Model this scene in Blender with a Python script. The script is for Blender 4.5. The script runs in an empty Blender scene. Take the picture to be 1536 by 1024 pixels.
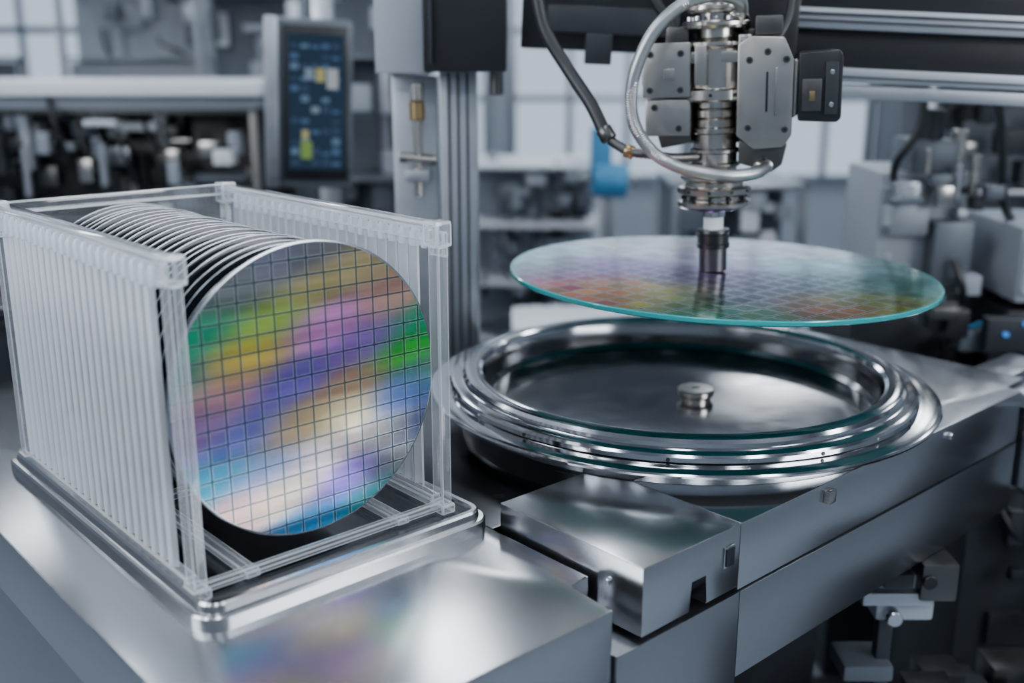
import bpy, bmesh, math, random
from mathutils import Vector, Matrix
S=0.5; Z0=0.9                     # 1 layout unit = 0.5 m ; bench top is 0.9 m above the floor
YAW=math.radians(-41.8)
random.seed(7)

# ------------------------------------------------------------------ materials
def newmat(n):
    m=bpy.data.materials.new(n); m.use_nodes=True
    nt=m.node_tree; nt.nodes.clear()
    out=nt.nodes.new('ShaderNodeOutputMaterial')
    return m,nt,out
def N(nt,t,**k):
    n=nt.nodes.new(t)
    for a,b in k.items(): setattr(n,a,b)
    return n
def pr(nt,out,col,metal=0,rough=.5,spec=.5,coat=0):
    b=N(nt,'ShaderNodeBsdfPrincipled')
    b.inputs['Base Color'].default_value=(*col,1); b.inputs['Metallic'].default_value=metal
    b.inputs['Roughness'].default_value=rough; b.inputs['Specular IOR Level'].default_value=spec
    b.inputs['Coat Weight'].default_value=coat
    nt.links.new(b.outputs[0],out.inputs[0]); return b
def simple(n,col,metal=0,rough=.5,coat=0,var=.06,scale=9):
    m,nt,out=newmat(n); b=pr(nt,out,col,metal,rough,.5,coat)
    tc=N(nt,'ShaderNodeTexCoord'); nz=N(nt,'ShaderNodeTexNoise'); nz.inputs['Scale'].default_value=scale
    nt.links.new(tc.outputs['Object'],nz.inputs['Vector'])
    mr=N(nt,'ShaderNodeMapRange'); mr.inputs['To Min'].default_value=max(rough-var,.01); mr.inputs['To Max'].default_value=rough+var
    nt.links.new(nz.outputs[0],mr.inputs[0]); nt.links.new(mr.outputs[0],b.inputs['Roughness'])
    return m
def brushed(n,col,r0,r1,sc=(2,2,400),bump=0,metal=1):
    m,nt,out=newmat(n); b=pr(nt,out,col,metal,r0)
    tc=N(nt,'ShaderNodeTexCoord'); mp=N(nt,'ShaderNodeMapping'); mp.inputs['Scale'].default_value=sc
    nt.links.new(tc.outputs['Object'],mp.inputs[0])
    nz=N(nt,'ShaderNodeTexNoise'); nz.inputs['Scale'].default_value=1; nz.inputs['Detail'].default_value=2
    nt.links.new(mp.outputs[0],nz.inputs['Vector'])
    n2=N(nt,'ShaderNodeTexNoise'); n2.inputs['Scale'].default_value=7; n2.inputs['Detail'].default_value=4
    nt.links.new(tc.outputs['Object'],n2.inputs['Vector'])
    ad=N(nt,'ShaderNodeMath',operation='ADD'); nt.links.new(nz.outputs[0],ad.inputs[0]); nt.links.new(n2.outputs[0],ad.inputs[1])
    mr=N(nt,'ShaderNodeMapRange'); mr.inputs['From Min'].default_value=.65; mr.inputs['From Max'].default_value=1.35
    mr.inputs['To Min'].default_value=r0; mr.inputs['To Max'].default_value=r1
    nt.links.new(ad.outputs[0],mr.inputs[0]); nt.links.new(mr.outputs[0],b.inputs['Roughness'])
    return m
def emis(n,col,st):
    m,nt,out=newmat(n); e=N(nt,'ShaderNodeEmission'); e.inputs[0].default_value=(*col,1); e.inputs[1].default_value=st
    nt.links.new(e.outputs[0],out.inputs[0]); return m
def plastic(n,transp,edge,tint,white,rough,gl):
    # clear / frosted plastic: transparency + translucency + side-independent grazing gloss
    m,nt,out=newmat(n)
    tr=N(nt,'ShaderNodeBsdfTransparent'); tr.inputs[0].default_value=(*tint,1)
    tl=N(nt,'ShaderNodeBsdfTranslucent'); tl.inputs[0].default_value=(*white,1)
    df=N(nt,'ShaderNodeBsdfDiffuse'); df.inputs[0].default_value=(*white,1)
    a=N(nt,'ShaderNodeMixShader'); a.inputs[0].default_value=.5
    nt.links.new(tl.outputs[0],a.inputs[1]); nt.links.new(df.outputs[0],a.inputs[2])
    b=N(nt,'ShaderNodeMixShader')
    lw=N(nt,'ShaderNodeLayerWeight'); lw.inputs[0].default_value=.35
    mr=N(nt,'ShaderNodeMapRange'); mr.inputs['To Min'].default_value=1-transp; mr.inputs['To Max'].default_value=edge
    nt.links.new(lw.outputs['Facing'],mr.inputs[0]); nt.links.new(mr.outputs[0],b.inputs[0])
    nt.links.new(tr.outputs[0],b.inputs[1]); nt.links.new(a.outputs[0],b.inputs[2])
    g=N(nt,'ShaderNodeBsdfGlossy'); g.inputs['Roughness'].default_value=rough
    l2=N(nt,'ShaderNodeLayerWeight'); l2.inputs[0].default_value=.5
    pw=N(nt,'ShaderNodeMath',operation='POWER'); pw.inputs[1].default_value=4.5; nt.links.new(l2.outputs['Facing'],pw.inputs[0])
    mu=N(nt,'ShaderNodeMath',operation='MULTIPLY_ADD'); mu.inputs[1].default_value=.75*gl; mu.inputs[2].default_value=.045*gl; mu.use_clamp=True
    nt.links.new(pw.outputs[0],mu.inputs[0])
    c=N(nt,'ShaderNodeMixShader'); nt.links.new(mu.outputs[0],c.inputs[0])
    nt.links.new(b.outputs[0],c.inputs[1]); nt.links.new(g.outputs[0],c.inputs[2])
    nt.links.new(c.outputs[0],out.inputs[0]); return m

def wafer_mat(n,nx,ny,linew,jit,metal,rough,darkc,litec,darkf=.8,litef=.5,hj=.15,subf=.3,streak=0):
    m,nt,out=newmat(n); b=pr(nt,out,(.5,.5,.5),metal,rough,.5,0)
    L=nt.links.new
    at=N(nt,'ShaderNodeAttribute'); at.attribute_name='film'
    uv=N(nt,'ShaderNodeUVMap'); uv.uv_map='die'
    sx=N(nt,'ShaderNodeSeparateXYZ'); L(uv.outputs[0],sx.inputs[0])
    def mth(op,a,v=None):
        q=N(nt,'ShaderNodeMath',operation=op)
        if isinstance(a,float): q.inputs[0].default_value=a
        else: L(a,q.inputs[0])
        if v is not None:
            if isinstance(v,(float,int)): q.inputs[1].default_value=v
            else: L(v,q.inputs[1])
        return q.outputs[0]
    masks=[];fl=[]
    for o,k in ((sx.outputs[0],nx),(sx.outputs[1],ny)):
        s=mth('MULTIPLY',o,k); f=mth('FRACT',s); fl.append(mth('FLOOR',s))
        d=mth('ABSOLUTE',mth('SUBTRACT',f,.5))            # 0 centre .. .5 edge
        dark=mth('GREATER_THAN',d,.5-linew)
        lite=mth('MULTIPLY',mth('GREATER_THAN',d,.5-linew*2.1),mth('LESS_THAN',d,.5-linew))
        masks.append((dark,lite,d,f))
    dark=mth('MAXIMUM',masks[0][0],masks[1][0]); lite=mth('MAXIMUM',masks[0][1],masks[1][1])
    lite=mth('MULTIPLY',lite,mth('SUBTRACT',1.0,dark))
    sub=mth('LESS_THAN',mth('ABSOLUTE',mth('SUBTRACT',masks[0][3],.5)),linew*.4)
    cb=N(nt,'ShaderNodeCombineXYZ'); L(fl[0],cb.inputs[0]); L(fl[1],cb.inputs[1])
    wn=N(nt,'ShaderNodeTexWhiteNoise'); wn.noise_dimensions='3D'; L(cb.outputs[0],wn.inputs[0])
    sc=N(nt,'ShaderNodeSeparateColor'); L(wn.outputs['Color'],sc.inputs[0])
    hs=N(nt,'ShaderNodeHueSaturation'); L(at.outputs['Color'],hs.inputs['Color'])
    h=N(nt,'ShaderNodeMapRange'); h.inputs['To Min'].default_value=.5-jit*hj; h.inputs['To Max'].default_value=.5+jit*hj
    L(sc.outputs[0],h.inputs[0]); L(h.outputs[0],hs.inputs['Hue'])
    v=N(nt,'ShaderNodeMapRange'); v.inputs['To Min'].default_value=1-jit; v.inputs['To Max'].default_value=1+jit*.8
    L(sc.outputs[1],v.inputs[0])
    vv=v.outputs[0]
    if streak:   # long soft streaks of sheen painted into the film colour
        mp=N(nt,'ShaderNodeMapping'); mp.inputs['Rotation'].default_value=(0,0,math.radians(-14)); mp.inputs['Scale'].default_value=(1.6,15,1)
        L(uv.outputs[0],mp.inputs[0]); nz=N(nt,'ShaderNodeTexNoise'); nz.inputs['Scale'].default_value=1; nz.inputs['Detail'].default_value=3
        L(mp.outputs[0],nz.inputs['Vector'])
        q=N(nt,'ShaderNodeMapRange'); q.inputs['From Min'].default_value=.3; q.inputs['From Max'].default_value=.7
        q.inputs['To Min'].default_value=1-streak; q.inputs['To Max'].default_value=1+streak; L(nz.outputs[0],q.inputs[0])
        vv=mth('MULTIPLY',vv,q.outputs[0])
    L(vv,hs.inputs['Value'])
    def mix(f,c1,c2,bt='MIX'):
        q=N(nt,'ShaderNodeMix',data_type='RGBA',blend_type=bt)
        L(f,q.inputs[0]); L(c1,q.inputs[6]); q.inputs[7].default_value=(*c2,1)
        return q.outputs[2]
    lf=mth('MULTIPLY',lite,litef); df=mth('MULTIPLY',dark,darkf); sf=mth('MULTIPLY',sub,subf)
    c=mix(sf,hs.outputs[0],litec); c=mix(lf,c,litec); c=mix(df,c,darkc,'MULTIPLY')
    L(c,b.inputs['Base Color'])
    rr=N(nt,'ShaderNodeMapRange'); rr.inputs['To Min'].default_value=rough*.85; rr.inputs['To Max'].default_value=rough*1.15
    L(sc.outputs[2],rr.inputs[0]); L(rr.outputs[0],b.inputs['Roughness'])
    return m

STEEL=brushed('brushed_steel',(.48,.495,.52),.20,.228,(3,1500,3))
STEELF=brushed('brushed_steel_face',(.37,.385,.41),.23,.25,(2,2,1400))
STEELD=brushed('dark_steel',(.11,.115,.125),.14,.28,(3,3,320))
TRAYM=brushed('tray_steel',(.44,.45,.47),.20,.26,(300,3,300))
CHROME=simple('polished_steel',(.58,.595,.62),1,.10,var=.04)
BOWL=brushed('bowl_steel',(.27,.275,.29),.09,.18,(30,30,30))
NICK=brushed('nickel',(.47,.45,.42),.16,.28,(3,3,400))
CAST=simple('satin_aluminium_casting',(.39,.38,.365),1,.32,var=.08,scale=60)
CASTD=simple('dark_casting',(.12,.12,.12),1,.36,var=.08,scale=60)
ALU=brushed('anodised_aluminium',(.42,.45,.49),.30,.45,(2,2,60))
ALUD=simple('grey_painted_metal',(.11,.13,.155),.5,.4)
BLACK=simple('black_plastic',(.007,.008,.011),0,.32)
RUB=simple('black_rubber',(.012,.014,.018),0,.40)
CLEAR=plastic('clear_polycarbonate',.95,.42,(.96,.975,.99),(.90,.94,1),.05,1.3)
EDGE=plastic('polycarbonate_bright_edge',.42,.78,(.95,.97,1),(.96,.98,1),.10,1.6)  # whiter bevel faces: bright light-catching edges put into the colour
FROST=plastic('frosted_polypropylene',.40,.80,(.94,.96,.99),(.92,.95,1),.14,.8)
SLOT=plastic('thin_polypropylene',.88,.34,(.82,.86,.92),(.55,.62,.72),.10,.5)
WHITE=simple('white_paint',(.74,.78,.83),0,.4)
LGREY=simple('light_grey_panel',(.29,.325,.375),0,.45)
MGREY=simple('mid_grey_panel',(.09,.11,.14),0,.5)
DGREY=simple('dark_grey_panel',(.020,.024,.031),.2,.45)
BRASS=simple('brass',(.38,.27,.14),1,.3)
BLUE=simple('blue_film',(.05,.26,.50),0,.5)
WAFB=simple('polished_silicon',(.010,.012,.018),.35,.16,var=.03)
WAFE=simple('wafer_edge',(.34,.37,.41),1,.22)
TEAL=simple('teal_glass_edge',(.02,.30,.31),.1,.15,coat=.6)
BLED=emis('blue_indicator',(.06,.26,.8),1.2)

# ------------------------------------------------------------------ mesh builder (layout units)
class B:
    def __init__(s,name,cam=False):
        s.name=name; s.bm=bmesh.new(); s.mats=[]; s.cam=cam; s.tf=None
    def mi(s,m):
        if m not in s.mats: s.mats.append(m)
        return s.mats.index(m)
    def box(s,x0,x1,y0,y1,z0,z1,m,bev=.004,mat=None,em=None):
        s.prism([(x0,y0),(x1,y0),(x1,y1),(x0,y1)],z0,z1,m,bev,mat,em=em)
    def prism(s,poly,z0,z1,m,bev=.004,mat=None,seg=2,em=None):
        t=bmesh.new()
        lo=[t.verts.new((x,y,z0)) for x,y in poly]; hi=[t.verts.new((x,y,z1)) for x,y in poly]
        n=len(poly); t.faces.new(hi); t.faces.new(lo[::-1])
        for i in range(n): t.faces.new((lo[i],lo[(i+1)%n],hi[(i+1)%n],hi[i]))
        i0=s.mi(m); i1=s.mi(em) if em else i0
        for f in t.faces: f.material_index=i0
        if bev: bmesh.ops.bevel(t,geom=list(t.edges),offset=bev,segments=seg,affect='EDGES',profile=.6,clamp_overlap=True,material=i1)
        mp={}
        for v in t.verts: mp[v]=s.bm.verts.new((mat@v.co) if mat is not None else v.co)
        for f in t.faces:
            try: g=s.bm.faces.new([mp[v] for v in f.verts]); g.material_index=f.material_index; g.smooth=True
            except ValueError: pass
        t.free()
    def lathe(s,prof,m,c=(0,0,0),axis=(0,0,1),seg=64):
        q=Vector((0,0,1)).rotation_difference(Vector(axis).normalized()).to_matrix().to_4x4()
        M=Matrix.Translation(Vector(c))@q
        rings=[]
        for p in prof:
            r,h=p[0],p[1]
            if r<1e-6: rings.append([s.bm.verts.new(M@Vector((0,0,h)))])
            else: rings.append([s.bm.verts.new(M@Vector((r*math.cos(2*math.pi*k/seg),r*math.sin(2*math.pi*k/seg),h))) for k in range(seg)])
        for j in range(len(prof)-1):
            mm=prof[j+1][2] if len(prof[j+1])>2 else m
            i=s.mi(mm); a,b=rings[j],rings[j+1]
            for k in range(seg):
                k2=(k+1)%seg
                if len(a)==1 and len(b)==1: continue
                if len(a)==1: vs=(a[0],b[k2],b[k])
                elif len(b)==1: vs=(a[k],a[k2],b[0])
                else: vs=(a[k],a[k2],b[k2],b[k])
                f=s.bm.faces.new(vs); f.material_index=i; f.smooth=True
    def cyl(s,p0,p1,r,m,seg=24,r2=None,ch=.12):
        p0=Vector(p0);p1=Vector(p1);h=(p1-p0).length; r2=r if r2 is None else r2; c=min(r,h)*ch
        s.lathe([(0,0),(r-c,0),(r,c),(r2,h-c),(r2-c,h),(0,h)],m,p0,p1-p0,seg)
    def tube(s,pts,r,m,seg=12,sub=10,ridge=0):
        P=[Vector(p) for p in pts]; Q=[]
        for i in range(len(P)-1):
            p0=P[max(i-1,0)];p1=P[i];p2=P[i+1];p3=P[min(i+2,len(P)-1)]
            for k in range(sub):
                t=k/sub
                Q.append(.5*((2*p1)+(p2-p0)*t+(2*p0-5*p1+4*p2-p3)*t*t+(3*p1-p0-3*p2+p3)*t**3))
        Q.append(P[-1])
        up=Vector((.13,.2,1)).normalized(); rings=[]; i=s.mi(m)
        for j,q in enumerate(Q):
            d=(Q[min(j+1,len(Q)-1)]-Q[max(j-1,0)]).normalized()
            x=d.cross(up)
            if x.length<.05: x=d.cross(Vector((1,0,0)))
            x.normalize(); y=d.cross(x); up=x.cross(d) if x.cross(d).dot(up)>0 else -x.cross(d)
            rr=r*(1+(ridge if j%2 else 0))
            rings.append([s.bm.verts.new(q+rr*(math.cos(2*math.pi*k/seg)*x+math.sin(2*math.pi*k/seg)*y)) for k in range(seg)])
        for a,b in zip(rings,rings[1:]):
            for k in range(seg):
                f=s.bm.faces.new((a[k],a[(k+1)%seg],b[(k+1)%seg],b[k])); f.material_index=i; f.smooth=True
    def done(s,parent=None,ang=28):
        bm=s.bm
        bmesh.ops.recalc_face_normals(bm,faces=bm.faces)
        if s.tf is not None:
            for v in bm.verts: v.co=s.tf@v.co
        R=Matrix.Rotation(YAW,4,'Z') if s.cam else Matrix.Identity(4)
        for v in bm.verts: v.co=v.co*S
        lo=Vector([min(v.co[i] for v in bm.verts) for i in range(3)]); hi=Vector([max(v.co[i] for v in bm.verts) for i in range(3)])
        c=(lo+hi)/2; c.z=lo.z
        for v in bm.verts: v.co-=c
        me=bpy.data.meshes.new(s.name); bm.to_mesh(me); bm.free()
        for m in s.mats: me.materials.append(m)
        me.set_sharp_from_angle(angle=math.radians(ang))
        o=bpy.data.objects.new(s.name,me); bpy.context.collection.objects.link(o)
        o.matrix_world=Matrix.Translation(R@c+Vector((0,0,Z0)))@R
        if parent:
            mw=o.matrix_world.copy(); o.parent=parent; o.matrix_parent_inverse=parent.matrix_world.inverted(); o.matrix_world=mw
        return o
def empty(name,x,y,z):
    o=bpy.data.objects.new(name,None); o.empty_display_size=.05
    o.location=Vector((x,y,z))*S+Vector((0,0,Z0)); bpy.context.collection.objects.link(o); bpy.context.view_layer.update(); return o
def ab(X,Y): return (.7455*X+.6665*Y,-.6665*X+.7455*Y)
def rrect(x0,x1,y0,y1,r,n=8):
    P=[]
    for cx,cy,a in ((x1-r,y1-r,0),(x0+r,y1-r,90),(x0+r,y0+r,180),(x1-r,y0+r,270)):
        for k in range(n+1):
            t=math.radians(a+90*k/n); P.append((cx+r*math.cos(t),cy+r*math.sin(t)))
    return P

# ------------------------------------------------------------------ BENCH
bench=B('steel_workbench')
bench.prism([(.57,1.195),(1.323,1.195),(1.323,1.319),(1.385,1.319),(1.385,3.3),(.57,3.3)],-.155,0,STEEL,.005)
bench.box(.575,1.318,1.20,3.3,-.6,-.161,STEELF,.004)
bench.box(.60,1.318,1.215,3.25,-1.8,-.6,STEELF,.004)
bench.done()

plat=B('chamber_platform')
def slab_az(bld,poly,b0,b1,m,bev=.004):
    M=Matrix(((1,0,0,0),(0,0,1,0),(0,1,0,0),(0,0,0,1)))
    bld.prism(poly,b0,b1,m,bev,M)
slab_az(plat,[(1.40,-.087),(1.547,-.087),(1.547,-.018),(1.598,-.018),(1.598,-.087),(1.7065,-.087),(1.7065,.06),(1.40,.06)],1.19,1.605,STEEL,.003)
plat.box(1.545,1.60,1.24,1.6,-.087,-.01,DGREY,0)
plat.prism([(1.7075,1.19),(3.06,1.19),(3.06,1.24),(3.2,1.24),(3.2,2.58),(2.35,2.58),(2.35,1.62),(1.7075,1.605)],-.095,.06,STEEL,.003)
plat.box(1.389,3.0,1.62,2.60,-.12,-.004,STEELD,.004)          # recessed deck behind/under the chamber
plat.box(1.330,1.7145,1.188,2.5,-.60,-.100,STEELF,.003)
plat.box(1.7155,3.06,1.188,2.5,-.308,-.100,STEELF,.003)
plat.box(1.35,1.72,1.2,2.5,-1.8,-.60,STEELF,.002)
plat.box(1.72,3.0,1.75,2.5,-1.8,-.31,DGREY,.002)  # added dark box, stands in for the darkness under the platform
plat.box(1.655,1.682,1.184,1.20,-.022,.018,BLACK,.001)
plat.box(1.651,1.686,1.187,1.1895,-.026,.022,CHROME,.001)
plat.cyl((1.40,1.28,.0),(1.392,1.28,.0),.008,CHROME,16)
for a in (2.62,): plat.cyl((a,1.19,.03),(a,1.18,.03),.010,CHROME,16)
plat.box(2.02,2.05,1.174,1.19,.012,.045,NICK,.004)
plat.box(3.06,3.2,1.13,1.235,.01,.05,STEEL,.004)
plat.box(3.09,3.17,1.15,1.235,-.25,.01,STEELF,.004)
plat.box(3.2,3.50,1.30,1.42,.00,.045,STEELF,.004)
plat.done()

# ------------------------------------------------------------------ CHAMBER
ch=B('wafer_process_chamber'); cc=(2.250,1.813,0)
ch.lathe([(.0,.062,BOWL),(.10,.062,BOWL),(.515,.062,BOWL),(.533,.066,BOWL),(.543,.080,BOWL),(.547,.144,BOWL),(.553,.156),(.562,.162),(.588,.164),(.600,.160),(.607,.152),(.608,.142),
          (.613,.140),(.628,.140),(.638,.136),(.642,.130),(.642,.119),(.638,.1165),(.655,.115),(.688,.1155),(.697,.113),(.700,.109),(.697,.103),(.66,.101),(.636,.099),(.628,.061)],CHROME,cc,seg=160)
ch.lathe([(.044,.062),(.044,.070),(.042,.072),(.042,.074),(.050,.076),(.052,.079),(.052,.092),(.049,.095),(.012,.0955),(.010,.093),(0,.093)],NICK,(2.285,1.775,0),seg=56)
for k in range(22):
    t=2*math.pi*(k+.3)/22; d=Vector((math.cos(t),math.sin(t),0)); p=Vector(cc)+d*.6415+Vector((0,0,.125))
    ch.cyl(p-d*.004,p+d*.0025,.005 if k%2 else .0035,BLACK if k%2 else NICK,12)
ch.lathe([(.615,-.004),(.615,.06),(.60,.06)],STEELD,cc,seg=96)
ch.done()

# ------------------------------------------------------------------ TRAY
tray=B('stainless_cassette_tray')
prof=[(-.004,.0),(-.004,.026),(0,.030),(.010,.031),(.012,.044),(.016,.049),(.026,.049),(.030,.045),(.031,.031),(.05,.028)]
x0,x1,y0,y1=.708,1.385,1.612,2.70
rings=[]
for o,z in prof:
    rings.append([tray.bm.verts.new((x,y,z)) for x,y in rrect(x0+o,x1-o,y0+o,y1-o,max(.05-o,.012))])
i=tray.mi(TRAYM)
for k,(a,b) in enumerate(zip(rings,rings[1:])):
    n=len(a)
    for j in range(n):
        f=tray.bm.faces.new((a[j],a[(j+1)%n],b[(j+1)%n],b[j])); f.smooth=True; f.material_index=i
f=tray.bm.faces.new(rings[-1]); f.material_index=tray.mi(STEELD)
tray.done()

# ------------------------------------------------------------------ CASSETTE
cas=B('clear_wafer_cassette')
AL,AR,F,K=.740,1.325,1.700,2.645; zb,zt=.034,.672
nrib=21; b0=F+.080; pit=(K-.04-b0)/nrib
def sheet(a,sgn):
    iF,iS=cas.mi(FROST),cas.mi(SLOT); prev=None
    for k in range(nrib*8+1):
        ph=(k%8)/8
        amp=.014*math.sin(math.pi*min(ph/.75,1))**.6 if ph<.75 else 0
        x=a+sgn*amp; y=b0+k/8*pit
        c=[cas.bm.verts.new((x,y,zb+.03)),cas.bm.verts.new((x,y,zt-.045))]
        if prev:
            g=cas.bm.faces.new((prev[0],c[0],c[1],prev[1])); g.smooth=True
            g.material_index=iF if ((k-1)%8)<6 else iS
        prev=c
sheet(AL+.004,-1); sheet(AR-.004,1)
for a0,a1,sg in ((AL-.010,AL+.016,-1),(AR-.016,AR+.008,1)):
    cas.box(a0-.006,a1+.004,F+.02,K,zt-.014,zt,CLEAR,.004,em=EDGE)
    cas.box(a0+.004,a1-.004,F+.03,K-.01,zt-.044,zt-.016,CLEAR,.004,em=EDGE)
    cas.box(a0,a1,F+.03,K,zb,zb+.028,CLEAR,.004,em=EDGE)
    for k in range(nrib+1):
        y=b0+pit*(k-.6)
        xx=(a0+a1)/2
        cas.lathe([(pit*.30,0),(pit*.30,.03),(pit*.18,.040),(0,.043)],FROST,(xx+sg*.008,y,zt-.060),seg=8)
    for y0_,y1_ in ((F-.010,F+.026),(K-.03,K+.005)):
        cas.box(a0,a1,y0_,y1_,zb+.018,zt-.05,CLEAR,.0025,em=EDGE)
        cas.box(a0-.010,a1+.008,y0_-.006,y1_+.006,zt-.05,zt+.004,CLEAR,.006,em=EDGE)
        cas.box(a0-.006,a1+.006,y0_-.006,y1_+.006,zb-.004,zb+.018,CLEAR,.005,em=EDGE)
cas.box(AL-.01,AR+.01,K-.02,K+.006,zt-.03,zt,CLEAR,.004,em=EDGE)
cas.box(AL-.01,AR+.01,K-.004,K,zb,zt-.03,CLEAR,0)
cas.box(AL,AR,F+.004,F+.020,zb,zb+.020,CLEAR,.003,em=EDGE)
cas.box(AL,AR,2.15,2.18,zb,zb+.016,CLEAR,.003,em=EDGE)
cas.box(AL+.1,AL+.13,F,K,zb,zb+.014,CLEAR,.003,em=EDGE)
cas.box(AR-.13,AR-.1,F,K,zb,zb+.014,CLEAR,.003,em=EDGE)
cas.box(AL-.03,AL-.008,K-.10,K-.03,zt-.07,zt-.02,CLEAR,.005,em=EDGE)
cas.box(AR+.004,AR+.018,F+.0,F+.05,zt-.075,zt-.02,CLEAR,.005,em=EDGE)
cas.done(ang=35)

# ------------------------------------------------------------------ WAFERS
def add_film(o,R,blobs,rs,rt,frame=0.0,sat=1.5,gain=.8,gam=1.0):
    """thin-film colours with highlights and reflections painted in: attribute blended from colour patches over the disc (local x,y)"""
    me=o.data; ca=me.color_attributes.new('film','FLOAT_COLOR','POINT'); uv=me.uv_layers.new(name='die')
    cf,sf=math.cos(frame),math.sin(frame)
    B2=[]
    for bs,bt,c in blobs:
        l=.3*c[0]+.55*c[1]+.15*c[2]
        B2.append((bs,bt,[min(max(l+(x-l)*sat,.01),1)**gam*gain for x in c]))
    for v in me.vertices:
        x,y=v.co.x/(R*S),v.co.y/(R*S); X=x*cf+y*sf; Y=-x*sf+y*cf
        w=1e-9; c=[0,0,0]
        for (bs,bt,col) in B2:
            g=math.exp(-((X-bs)/rs)**2-((Y-bt)/rt)**2)
            w+=g
            for k in range(3): c[k]+=g*col[k]
        ca.data[v.index].color=(c[0]/w,c[1]/w,c[2]/w,1)
    for l in me.loops:
        co=me.vertices[l.vertex_index].co; uv.data[l.index].uv=(co.x/(2*R*S)+.5,co.y/(2*R*S)+.5)
def disc(name,R,th,top,edge,bot,nr=60,seg=160,rim=.004):
    bld=B(name)
    prof=[(0,th,top)]+[(R*(.985)*k/nr,th,top) for k in range(1,nr+1)]+[(R-rim,th,edge),(R,th*.8,edge),(R,th*.2,edge),(R-rim,0,edge),(0,0,bot)]
    bld.lathe(prof,top,seg=seg)
    return bld
def finish_local(bld):
    bm=bld.bm; bmesh.ops.recalc_face_normals(bm,faces=bm.faces)
    for v in bm.verts: v.co*=S
    me=bpy.data.meshes.new(bld.name); bm.to_mesh(me); bm.free()
    for m in bld.mats: me.materials.append(m)
    me.set_sharp_from_angle(angle=math.radians(28))
    o=bpy.data.objects.new(bld.name,me); bpy.context.collection.objects.link(o); return o

FW=wafer_mat('patterned_wafer_face',16,18,.05,.05,.74,.25,(.16,.25,.32),(.50,.57,.58),darkf=.85,litef=.36,hj=.05,subf=.0,streak=.32)
stack=empty('silicon_wafer_stack',1.032,2.15,.062)
Rw=.300; cz=.362; ca_=1.032
bl=[(0,.85,(.27,.27,.33)),(-.4,.8,(.27,.28,.28)),(.5,.72,(.52,.45,.32)),(.3,.92,(.22,.23,.24)),  # film tints; the cream patches are painted highlights
(-.68,.63,(.05,.42,.29)),(-.20,.55,(.44,.58,.24)),(-.42,.36,(.76,.63,.27)),(.2,.40,(.74,.42,.68)),(.15,.68,(.55,.50,.31)),(.72,.42,(.62,.45,.39)),
(-.62,.22,(.62,.41,.42)),(-.92,.38,(.06,.36,.34)),(-.14,.12,(.29,.25,.53)),(.45,.20,(.40,.28,.57)),(.80,.02,(.14,.51,.14)),(.95,.2,(.08,.40,.27)),(.3,-.06,(.42,.31,.24)),
(-.85,.05,(.44,.32,.50)),(-.54,-.12,(.24,.26,.51)),(-.14,-.20,(.60,.49,.33)),(.2,-.26,(.95,.86,.64)),(.70,-.28,(.26,.35,.68)),(.95,-.2,(.26,.43,.32)),
(-.80,-.32,(.12,.33,.42)),(-.4,-.42,(.32,.38,.55)),(0,-.46,(.95,.86,.86)),(.5,-.50,(.41,.40,.37)),(.8,-.55,(.20,.23,.38)),
(-.64,-.60,(.64,.48,.47)),(-.3,-.62,(.88,.80,.67)),(.12,-.70,(.41,.29,.77)),(.48,-.72,(.32,.33,.31)),(-.2,-.88,(.12,.32,.51)),(.3,-.92,(.12,.34,.36))]
fb=disc('patterned_wafer',Rw,.005,FW,WAFE,WAFB,70,180,rim=.003)
fo=finish_local(fb)
add_film(fo,Rw,bl,.25,.115,frame=math.radians(9),sat=1.42,gain=.92,gam=1.3)
fo.matrix_world=Matrix.Translation(Vector((ca_,F+.052,cz))*S+Vector((0,0,Z0)))@Matrix.Rotation(math.radians(90),4,'X')
def par(o,p):
    mw=o.matrix_world.copy(); o.parent=p; o.matrix_parent_inverse=p.matrix_world.inverted(); o.matrix_world=mw
bpy.context.view_layer.update(); par(fo,stack)
st=B('stacked_wafers')
nw=22; sp=(K-.05-(F+.09))/nw
for k in range(nw+1):
    y=F+.086+sp*k+random.uniform(-.004,.004); rr=.287
    st.lathe([(0,0,WAFB),(rr-.002,0,WAFB),(rr,.001,WAFE),(rr,.002,WAFE),(rr-.002,.003,WAFE),(0,.003,WAFB)],WAFB,(ca_,y,cz+random.uniform(-.003,.002)),(random.uniform(-.004,.004),1,random.uniform(-.010,.010)),seg=120)
st.done(stack)

HW=wafer_mat('patterned_wafer_top',20,20,.045,.32,.84,.11,(.30,.40,.46),(.90,.95,1.0),darkf=.7,litef=.62,hj=.10,subf=0)
hb=disc('lifted_silicon_wafer',.588,.013,HW,TEAL,TEAL,60,200,rim=.0025)
ho=finish_local(hb)
hbl=[(-.9,.1,(.46,.72,.66)),(-.75,-.1,(.34,.10,.32)),(-.55,.1,(.42,.24,.52)),(-.6,-.45,(.62,.18,.10)),(-.35,-.5,(.50,.50,.14)),(-.4,.5,(.90,.90,1)),(0,.8,(1,1,1)),(0,.35,(.80,.76,1)),(-.6,.75,(1,1,1)),(.7,.65,(1,1,1)),  # pale far half and dark near centre are reflections painted into the tint
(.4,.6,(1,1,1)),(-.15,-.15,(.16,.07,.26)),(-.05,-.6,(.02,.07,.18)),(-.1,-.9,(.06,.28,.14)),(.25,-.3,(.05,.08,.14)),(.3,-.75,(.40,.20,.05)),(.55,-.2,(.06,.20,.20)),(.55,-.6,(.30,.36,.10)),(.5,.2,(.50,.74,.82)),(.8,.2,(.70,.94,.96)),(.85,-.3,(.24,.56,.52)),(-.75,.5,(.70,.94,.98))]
add_film(ho,.588,hbl,.20,.20,frame=YAW,sat=1.4,gain=1.0,gam=1.1)
wa,wb=ab(.582,2.90)
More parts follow.
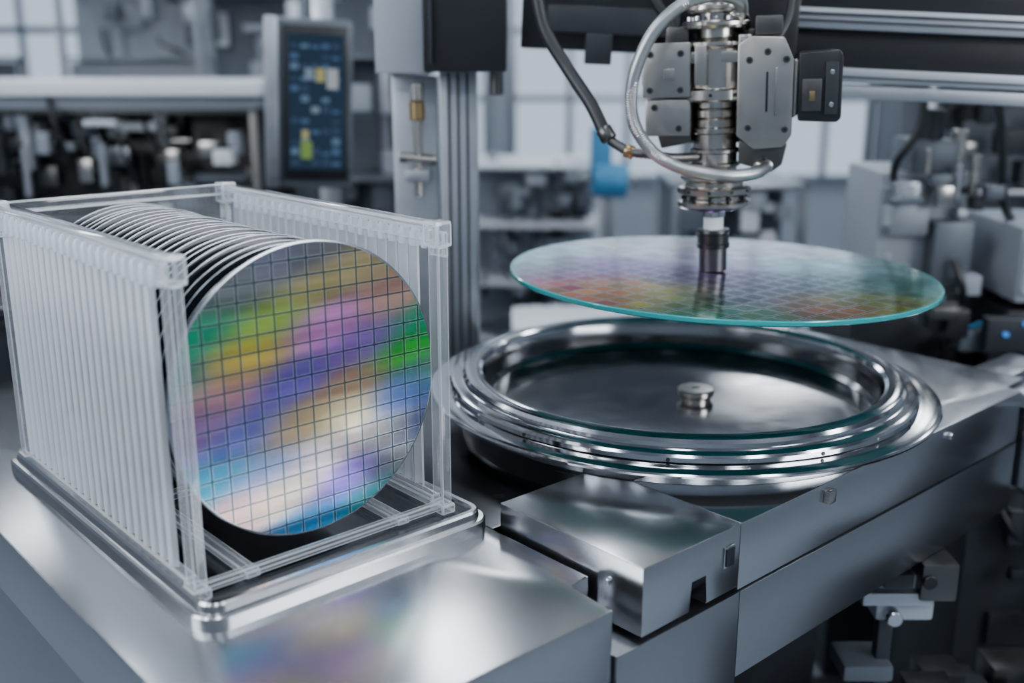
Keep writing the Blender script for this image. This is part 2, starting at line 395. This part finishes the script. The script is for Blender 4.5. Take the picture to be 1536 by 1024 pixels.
ho.matrix_world=Matrix.Translation(Vector((wa,wb,.409))*S+Vector((0,0,Z0)))@Matrix.Rotation(math.radians(1.2),4,Vector((.6665,.7455,0)))

# ------------------------------------------------------------------ ROBOT HEAD (viewer-aligned axes)
rb=B('vacuum_pick_head',cam=True)
RX,RY=.562,2.90
LEAN=Matrix.Translation((RX,RY,.42))@Matrix.Rotation(math.radians(-1.9),4,'Y')@Matrix.Translation((-RX,-RY,-.42))
rb.tf=LEAN
def L(prof,m): rb.lathe(prof,m,(RX,RY,0),seg=56)
L([(0,.4228),(.030,.4228),(.038,.426),(.038,.49),(.034,.492)],CASTD)
L([(.036,.486,BLACK),(.045,.489,BLACK),(.046,.500,BLACK),(.043,.503,BLACK),(.043,.528,BLACK),(.046,.532,BLACK),(.044,.540,BLACK),(.020,.541,BLACK)],BLACK)
L([(.027,.538),(.027,.60)],WHITE)
L([(.031,.575),(.031,.60)],CHROME)
L([(.02,.592),(.055,.593),(.060,.60),(.092,.602),(.099,.608),(.099,.618),(.093,.622),(.080,.624),(.080,.634),(.090,.637),(.097,.642),(.098,.656),(.092,.660),(.078,.662),(.078,.672),(.084,.676),(.090,.682),(.090,.690),(.083,.694),(.060,.696),
   (.060,.712),(.068,.715),(.068,.722),(.060,.726),(.060,.748),(.066,.752),(.066,.760),(.058,.764),(.058,.80),(.064,.804),(.064,.816),(.054,.82),(.054,.838),(.058,.842),(.054,.846),(.054,.862),(.058,.866),(.054,.870),(.054,.884),(.094,.886),(.101,.892),(.101,.916),(.094,.920),(.074,.922),(.074,1.02),(.078,1.024),(.082,1.03),(.082,1.038),(.066,1.042),
   (.048,1.05),(.048,1.07),(.085,1.073),(.09,1.08),(.09,1.088),(.085,1.092),(.05,1.094),(.05,1.11),(.075,1.113),(.08,1.12),(.075,1.13),(.06,1.135),(.06,1.30)],NICK)
for k in range(10):
    t=2*math.pi*k/10; d=Vector((math.cos(t),math.sin(t),0))
    p=Vector((RX,RY,.630))+d*.078; rb.cyl(p,p+d*.012,.006,BLACK,10)
    p=Vector((RX,RY,1.092))+d*.07; rb.cyl(p,p+Vector((0,0,.012)),.010,CHROME,10)
    p=Vector((RX,RY,.650))+d*.094; rb.cyl(p,p+d*.006,.005,BLACK,10)
    p=Vector((RX,RY,.904))+d*.099; rb.cyl(p,p+d*.005,.005,BLACK,10)
RM=Matrix.Translation((RX,RY,0))@Matrix.Rotation(math.radians(-14),4,'Z')
def rbox(*a,m=CAST,bev=.006): rb.box(*a,m,bev,RM)
def rpr(poly,y0,y1,m=CAST,bev=.006):
    M=RM@Matrix(((1,0,0,0),(0,0,1,0),(0,1,0,0),(0,0,0,1))); rb.prism(poly,y0,y1,m,bev,M)
rpr([(-.185,.90),(-.06,.90),(-.06,1.04),(-.160,1.04),(-.185,1.02)],-.09,.10)
rpr([(-.180,.80),(-.06,.80),(-.06,.895),(-.180,.895)],-.075,.09)
rpr([(-.14,.765),(-.06,.78),(-.06,.82),(-.155,.82)],-.05,.07,CASTD)
rbox(-.192,-.160,-.05,.06,.93,.99,m=NICK)
rbox(-.14,.14,.055,.14,.77,1.07,m=CASTD)
rbox(-.10,.10,-.072,.0,.985,1.015,m=NICK,bev=.004)          # clamp bridge
rbox(-.05,-.02,-.085,-.060,.93,1.03,m=CAST,bev=.004)
rbox(-.13,-.07,-.03,.08,1.04,1.080,m=CASTD,bev=.006)        # top terminal block
rbox(.10,.17,-.04,.08,1.05,1.10,m=CASTD,bev=.006)
rpr([(.060,.80),(.105,.765),(.180,.77),(.200,.80),(.200,.99),(.175,1.045),(.09,1.05),(.060,1.03)],-.10,.12)
rpr([(.06,.93),(.095,.93),(.095,1.055),(.06,1.055)],-.075,.06,NICK)
rpr([(.065,.725),(.15,.70),(.178,.72),(.190,.775),(.065,.785)],-.06,.08,CASTD)
rpr([(.200,.84),(.213,.85),(.213,.99),(.200,.99)],-.08,.10,NICK)
rpr([(.213,.835),(.310,.83),(.320,.84),(.320,.995),(.310,1.01),(.213,1.005)],-.10,.08,BLACK,.008)
rbox(.222,.270,-.112,-.098,.86,.94,m=CASTD,bev=.003)
rbox(.240,.254,-.115,-.110,.885,.910,m=BRASS,bev=.002)
rbox(.278,.310,-.108,-.099,.85,.98,m=DGREY,bev=.003)
for z in (.875,.955): rb.cyl(RM@Vector((.294,-.107,z)),RM@Vector((.294,-.112,z)),.006,CHROME,12)
for x,z in ((-.165,1.012),(-.085,1.012),(-.165,.92),(-.085,.92),(-.155,.875),(-.09,.82),(.09,.99),(.182,.99),(.09,.82),(.182,.815),(.135,1.01),(.13,.735)):
    y=-.088 if x<0 else -.098
    if x<0 and z<.9: y=-.073
    if z<.75: y=-.058
    p=RM@Vector((x,y,z)); q=RM@Vector((x,y-.007,z))
    rb.cyl(p,q,.009,CASTD,14)
    n=(q-p).normalized(); rb.cyl(q,q+n*.0015,.0055,BLACK,6)
rbox(.132,.138,-.103,-.098,.86,.96,m=BLACK,bev=.001)
rbox(.155,.162,-.106,-.098,.85,.97,m=NICK,bev=.002)
rbox(-.13,-.10,-.098,-.088,.945,.975,m=NICK,bev=.003)
rb.done()

# hoses
hs=B('braided_steel_hose',cam=True); hs.tf=LEAN
BR=simple('steel_braid',(.42,.44,.46),.9,.35)
hs.tube([(.62,2.88,1.09),(.60,2.80,1.135),(.53,2.76,1.150),(.45,2.76,1.13),(.38,2.76,1.07),(.335,2.77,.98),(.322,2.78,.90),(.335,2.78,.83),(.38,2.77,.765),(.45,2.75,.725),(.55,2.73,.705),(.64,2.76,.705),(.69,2.82,.72)],.0155,BR,14,26,.12)
hs.cyl((.66,2.80,.708),(.70,2.85,.727),.022,NICK,16)
hs.cyl((.60,2.83,1.12),(.63,2.90,1.08),.024,NICK,16)
hs.done(ang=60)
cb=B('black_pneumatic_cable',cam=True)
cb.tube([(.02,3.05,1.40),(.06,3.0,1.20),(.09,2.98,1.07),(.15,2.95,.97),(.21,2.9,.88),(.245,2.87,.81)],.018,RUB,14,14)
cb.cyl((.243,2.87,.815),(.262,2.86,.785),.022,CASTD,16)
cb.tube([(.262,2.86,.785),(.31,2.84,.757),(.37,2.82,.75),(.43,2.84,.74),(.50,2.87,.74)],.012,CASTD,12,12,.1)
cb.cyl((.30,2.845,.76),(.325,2.84,.752),.018,BRASS,16)
cb.tube([(.30,3.05,1.35),(.36,3.02,1.2),(.42,3.0,1.1),(.46,2.98,1.03)],.015,RUB,12,12)
cb.tube([(.78,3.1,1.3),(.77,3.05,1.12),(.72,3.02,1.03),(.68,3.0,.98)],.012,RUB,12,12)
cb.done(ang=60)

# ------------------------------------------------------------------ GANTRY
g=B('gantry_beam',cam=True)
GM=Matrix.Translation((1.3,3.3,.95))@Matrix.Rotation(math.radians(2.6),4,'Y')@Matrix.Rotation(math.radians(-3),4,'Z')@Matrix.Translation((-1.3,-3.3,-.95))
def gb(*a,m=ALU,bev=.005): g.box(*a,m,bev,GM)
gb(.82,3.2,3.28,3.62,.865,.905,m=ALU)
gb(.82,3.2,3.26,3.60,.912,.955,m=ALU)
gb(.82,3.2,3.33,3.60,.955,1.065,m=BLACK)
gb(.74,3.2,3.27,3.60,1.065,1.125,m=ALU)
gb(.74,3.2,3.34,3.60,1.125,1.30,m=BLACK)
for z in (.925,1.085,1.105): gb(.83,3.19,3.255,3.27,z,z+.006,m=DGREY,bev=.001)
gb(.02,.86,3.34,3.60,.97,1.30,m=BLACK)
gb(.10,.50,3.28,3.34,1.02,1.10,m=DGREY)
gb(.22,.30,3.22,3.34,.93,1.02,m=DGREY)
gb(.66,.84,3.20,3.36,.98,1.30,m=BLACK)
gb(.40,.72,3.10,3.32,1.20,1.30,m=DGREY)
g.done()
cw=B('gantry_column',cam=True)
cw.box(-.235,-.115,3.50,3.68,-1.8,1.0,ALU,.005)
for x in (-.205,-.175,-.145): cw.box(x-.004,x+.004,3.494,3.502,-1.8,.95,DGREY,.001)
cw.box(-.27,-.015,3.30,3.62,.955,1.3,BLACK,.01)
cw.box(-.25,-.24,3.28,3.31,.98,1.3,DGREY,.003)
cw.box(-.43,-.275,3.42,3.70,.95,1.3,LGREY,.006)
cw.box(-.40,-.25,3.60,3.80,-1.8,.94,ALU,.006)
cw.cyl((-.31,3.52,.86),(-.31,3.52,.92),.022,NICK,16); cw.cyl((-.31,3.52,.80),(-.31,3.52,.86),.026,BRASS,16)
cw.cyl((-.31,3.52,.55),(-.31,3.52,.80),.015,NICK,16); cw.cyl((-.37,3.52,.68),(-.25,3.52,.67),.018,NICK,16)
cw.box(-.35,-.27,3.48,3.56,.60,.64,ALU,.005)
cw.cyl((-.05,3.5,.88),(-.05,3.5,.96),.022,CASTD,16)
cw.done()

# ------------------------------------------------------------------ CONTROL PANEL
SCR=emis('screen_base',(.02,.04,.07),.9)
mon=B('touchscreen_panel',cam=True)
MM=Matrix.Translation((-.93,5,.8))@Matrix.Rotation(math.radians(14),4,'Z')@Matrix.Rotation(math.radians(2.5),4,'Y')
def mb(x0,x1,y0,y1,z0,z1,m,bev=.01): mon.box(x0,x1,y0,y1,z0,z1,m,bev,MM)
mb(-.20,.19,0,.12,-.40,.37,ALUD,.02); mb(-.13,.17,-.02,.01,-.36,.34,BLACK,.01); mb(-.21,-.15,-.03,.10,-.40,.37,ALU,.01)
mb(-.105,.15,-.026,-.018,-.31,.30,SCR,.002)
random.seed(3)
cols=[emis('ui_%d'%k,c,.6) for k,c in enumerate([(.10,.19,.36),(.28,.38,.50),(.52,.52,.24),(.06,.10,.18),(.16,.27,.42),(.26,.42,.12),(.55,.62,.68)])]
for r in range(12):
    for c in range(5):
        if random.random()<.7:
            x=-.095+c*.047; z=-.29+r*.048
            mb(x,x+.036,-.030,-.025,z,z+random.uniform(.012,.034),cols[random.choice([0,1,3,4,3,0])],0)
mb(-.05,.0,-.032,-.026,-.26,-.18,cols[5],0); mb(-.045,-.015,-.033,-.026,-.17,-.13,cols[2],0)
mb(.02,.06,-.032,-.026,.09,.15,cols[2],0); mb(.07,.12,-.032,-.026,.06,.15,cols[6],0); mb(-.03,.01,-.032,-.026,.10,.15,cols[1],0)
mb(-.04,.06,.12,.9,-.1,.1,ALUD,.01)
mon.box(-1.02,-.92,5.6,5.7,-1.8,1.6,ALU,.01)
mon.done()

# ------------------------------------------------------------------ BACKGROUND EQUIPMENT
def clutter(b,X0,X1,Y0,Y1,z0,z1,n,seed,pal,smin=.04,smax=.22):
    rnd=random.Random(seed)
    for k in range(n):
        x=rnd.uniform(X0,X1); y=rnd.uniform(Y0,Y1); z=rnd.uniform(z0,z1)
        w,d,h=[rnd.uniform(smin,smax) for _ in range(3)]; m=rnd.choice(pal)
        t=rnd.random()
        if t<.6: b.box(x-w/2,x+w/2,y-d/2,y+d/2,z-h/2,z+h/2,m,.006)
        elif t<.8: b.cyl((x,y,z-h),(x,y,z+h),w*.35,m,14)
        elif t<.9: b.cyl((x-w,y,z),(x+w,y,z),w*.22,m,14)
        else: b.tube([(x,y,z+h),(x+.03,y-.03,z),(x+w,y,z-h),(x+w,y+.1,z-2*h)],.014,RUB,8,6)
PALD=[DGREY,BLACK,ALUD,CASTD,MGREY,NICK,DGREY,DGREY,BLACK,ALU,LGREY]
PALL=[LGREY,WHITE,ALU,MGREY,ALUD,LGREY,WHITE,LGREY,DGREY]
def rack(name,X0,X1,Y0,Y1,z0,z1,seed,pal,n=40,shelf=3,frame=ALU,solid=None,smax=.2,base=DGREY):
    b=B(name,cam=True); t=.05
    for x in (X0,X1-t):
        for y in (Y0,Y1-t): b.box(x,x+t,y,y+t,-1.8,z1,frame,.006)
    for k in range(shelf+1):
        z=z0+(z1-z0)*k/shelf; b.box(X0,X1,Y0,Y1,z-.03,z,frame,.006)
    if solid: b.box(X0+.05,X1-.05,(Y0+Y1)/2,Y1-.05,-1.7,z1-.04,solid,.006)
    b.box(X0+.06,X1-.06,Y0+.06,Y1-.06,-1.75,z0-.05,base,.006)
    clutter(b,X0+.1,X1-.1,Y0,(Y0+Y1)/2,z0,z1,n,seed,pal,.04,smax)
    return b
b=rack('wafer_inspection_machine',-3.4,-1.42,6.0,7.0,-.5,.72,11,PALD,120,2,CASTD,BLACK,.15)
b.box(-3.6,-1.36,5.85,7.05,.795,.87,WHITE,.01); b.box(-3.5,-1.4,5.95,7.0,.72,.795,LGREY,.01)
clutter(b,-3.3,-1.5,5.9,6.3,.35,.68,26,5,[WHITE,ALU,NICK,LGREY],.05,.14)
b.done()
rack('wet_process_station',-5.6,-3.75,7.2,8.4,-.6,1.0,21,PALD,50,3,ALU,MGREY).done()
b=rack('overhead_storage_rack',-3.9,-2.6,9.4,10.0,1.0,2.3,23,PALL,30,2,LGREY,LGREY,base=LGREY); b.done()
b=rack('gas_supply_cabinet',-2.5,-1.45,8.6,9.4,.8,2.2,27,PALL,24,2,LGREY,MGREY,base=MGREY); b.done()
rack('electronics_rack',-1.28,-.55,6.6,7.6,-1.2,1.75,8,[MGREY,ALUD,LGREY,LGREY,ALU],30,4,ALUD,MGREY).done()
b=rack('service_machine',-1.95,-1.25,3.6,4.3,-.9,.15,31,[DGREY,BLACK,ALUD],40,3,STEELD,BLACK); b.done()
rack('metrology_tool',-.35,.75,8.6,9.6,-1.3,.15,41,PALL,60,3,WHITE,LGREY,base=LGREY).done()
rack('loader_station',.98,1.80,6.4,7.2,-1.3,.25,43,PALL,50,3,ALU,MGREY,base=MGREY).done()
rack('transport_cart',.0,.8,5.6,6.2,-1.4,-.45,47,PALL,40,3,WHITE,MGREY,base=LGREY).done()
b=B('blue_film_roll_holder',cam=True)
b.cyl((.60,7.9,.12),(.86,7.9,.10),.13,BLUE,32); b.cyl((.54,7.9,.12),(.92,7.9,.10),.04,NICK,16); b.box(.68,.76,7.9,8.0,-1.8,.10,ALU,.006)
b.box(.58,.74,7.86,7.94,.05,.50,BLUE,.02)
b.done()
b=B('deposition_module',cam=True)
b.box(1.50,1.86,4.3,4.75,.05,.55,LGREY,.02); b.box(1.52,1.68,4.22,4.32,.30,.52,ALU,.01); b.box(1.70,1.86,4.2,4.32,.08,.36,ALUD,.01)
b.box(1.60,1.78,4.25,4.5,.55,.68,ALUD,.01); b.cyl((1.68,4.3,.66),(1.68,4.3,.80),.05,DGREY,20); b.cyl((1.80,4.3,.52),(1.80,4.3,.72),.03,NICK,20)
b.tube([(1.60,4.2,1.0),(1.58,4.15,.75),(1.52,4.2,.60),(1.55,4.3,.5)],.016,RUB,10,10); b.tube([(1.86,4.2,.95),(1.9,4.15,.7),(1.96,4.2,.45),(2.05,4.3,.35)],.018,RUB,10,10)
b.box(1.45,2.1,4.35,5.0,-1.8,.05,DGREY,.02)
b.box(1.98,2.5,4.05,4.6,.06,.36,LGREY,.02); b.box(2.0,2.5,4.02,4.06,.10,.32,WHITE,.01)
b.box(1.98,2.6,4.1,4.7,-1.8,.02,DGREY,.02)
clutter(b,1.55,2.6,3.9,4.3,-.30,.06,44,77,[DGREY,BLACK,ALUD,CASTD,BLACK],.04,.13)
clutter(b,1.48,1.9,4.15,4.3,.05,.66,22,79,[ALU,ALUD,DGREY,NICK,LGREY],.03,.09)
b.tube([(1.75,3.95,-.02),(1.85,3.9,.03),(2.0,3.88,.0),(2.1,3.9,.04)],.010,BLUE,8,8)
for x,z in ((1.86,-.02),(1.93,.02),(1.98,-.04),(2.05,.0)): b.box(x,x+.014,3.84,3.86,z,z+.014,BLED,0)
b.box(1.80,2.10,3.86,3.92,-.09,.045,DGREY,.006)
b.done()
rack('etching_machine',2.0,3.6,5.2,6.1,-.8,.95,51,PALD+[LGREY,LGREY],80,3,ALU,MGREY,.16).done()
b=B('dark_filler_skid',cam=True)
b.box(1.55,3.4,3.3,3.85,-1.8,-.40,DGREY,.02)
clutter(b,1.60,2.6,3.10,3.3,-.95,-.12,50,95,[DGREY,BLACK,BLACK,DGREY,CASTD],.04,.14)
clutter(b,1.25,2.2,2.55,3.0,-1.5,-.75,46,91,[DGREY,BLACK,CASTD,BLACK,DGREY],.05,.16)
b.box(1.15,3.4,2.5,3.9,-1.8,-1.5,BLACK,.02)  # black slab added so the bright floor does not show in this dark corner
b.done()
b=B('pneumatic_valve_block',cam=True)
b.box(1.00,1.16,2.60,2.74,-.50,-.36,LGREY,.012); b.box(.95,1.14,2.57,2.72,-.44,-.40,ALU,.01); b.box(1.10,1.20,2.56,2.68,-.42,-.31,CASTD,.01)
b.cyl((1.04,2.6,-.475),(1.04,2.56,-.475),.022,CHROME,20); b.cyl((1.12,2.6,-.36),(1.12,2.55,-.36),.02,BLACK,20); b.box(1.0,1.08,2.56,2.6,-.38,-.34,BLACK,.004)
b.box(.92,1.06,2.58,2.72,-.68,-.63,ALUD,.012); b.box(1.02,1.06,2.62,2.66,-1.8,-.5,DGREY,.004)
b.done()

# ------------------------------------------------------------------ ROOM
def room(name,*a,m):
    b=B(name,cam=True); b.box(*a,m,0); return b.done()
FLM=simple('epoxy_floor',(.22,.255,.30),0,.18,var=.08,scale=3)
WM=simple('cleanroom_wall',(.34,.39,.45),0,.5)
CM=simple('ceiling_tile',(.23,.25,.29),0,.6)
room('floor',-9,9,-6,15,-1.85,-1.8,m=FLM)
room('ceiling',-9,9,-6,15,3.8,3.85,m=CM)
room('wall_back',-9,9,15,15.1,-1.8,3.8,m=WM)
room('wall_front',-9,9,-6.1,-6,-1.8,3.8,m=WM)
room('wall_left',-9.1,-9,-6,15,-1.8,3.8,m=WM)
room('wall_right',9,9.1,-6,15,-1.8,3.8,m=WM)
GLASS=emis('daylit_glazing',(.66,.80,1.0),1.0)
for k in range(6):
    x=-8.2+k*2.75
    b=B('window_%d'%(k+1),cam=True)
    b.box(x,x+2.3,14.93,14.97,-.6,2.9,GLASS,0)
    for xx in (x-.08,x+.7,x+1.5,x+2.3): b.box(xx,xx+.09,14.86,15,-.7,3.0,ALU,.01)
    for z in (-.7,.4,1.3,2.9): b.box(x-.08,x+2.39,14.86,15,z,z+.10,ALU,.01)
    b.done()
LED=emis('led_panel',(.88,.94,1.0),14)
b=B('ceiling_light_panels',cam=True)
for x in (-5.2,-2.5,.15,2.8,5.5):
    for y in (-4.0,-.8,2.4,5.6,8.8,12):
        b.box(x-.28,x+.28,y-.8,y+.8,3.74,3.78,LED,0); b.box(x-.32,x+.32,y-.84,y+.84,3.77,3.80,WHITE,0)
b.done()

# ------------------------------------------------------------------ LIGHTS
def area(name,X,Y,z,tx,ty,tz,sx,sy,pw,col=(.93,.96,1)):
    l=bpy.data.lights.new(name,'AREA'); l.shape='RECTANGLE'; l.size=sx; l.size_y=sy; l.energy=pw; l.color=col
    o=bpy.data.objects.new(name,l); bpy.context.collection.objects.link(o)
    R=Matrix.Rotation(YAW,3,'Z'); p=R@(Vector((X,Y,z))*S)+Vector((0,0,Z0)); t=R@(Vector((tx,ty,tz))*S)+Vector((0,0,Z0))
    o.location=p; o.rotation_euler=(t-p).to_track_quat('-Z','Y').to_euler()
area('added_fill_right',4.2,-.3,1.8,-.4,2,.4,1.2,1.0,42)  # added fill light on the cassette wafer, not a room fixture
area('added_fill_left',-3.6,.6,2.0,-.3,2.2,.3,1.2,1.0,28)  # added fill light that whitens the cassette's left wall
w=bpy.data.worlds.new('world'); bpy.context.scene.world=w; w.use_nodes=True
w.node_tree.nodes['Background'].inputs[0].default_value=(.55,.62,.72,1); w.node_tree.nodes['Background'].inputs[1].default_value=.2

# ------------------------------------------------------------------ CAMERA
cam=bpy.data.cameras.new('camera'); co=bpy.data.objects.new('camera',cam); bpy.context.collection.objects.link(co)
co.location=(0,0,Z0+S); co.rotation_euler=(math.radians(90-15.12),0,YAW)
cam.sensor_width=36; cam.lens=36*1580/1536; cam.clip_start=.02
cam.dof.use_dof=True; cam.dof.focus_distance=1.17; cam.dof.aperture_fstop=2.3
bpy.context.scene.camera=co
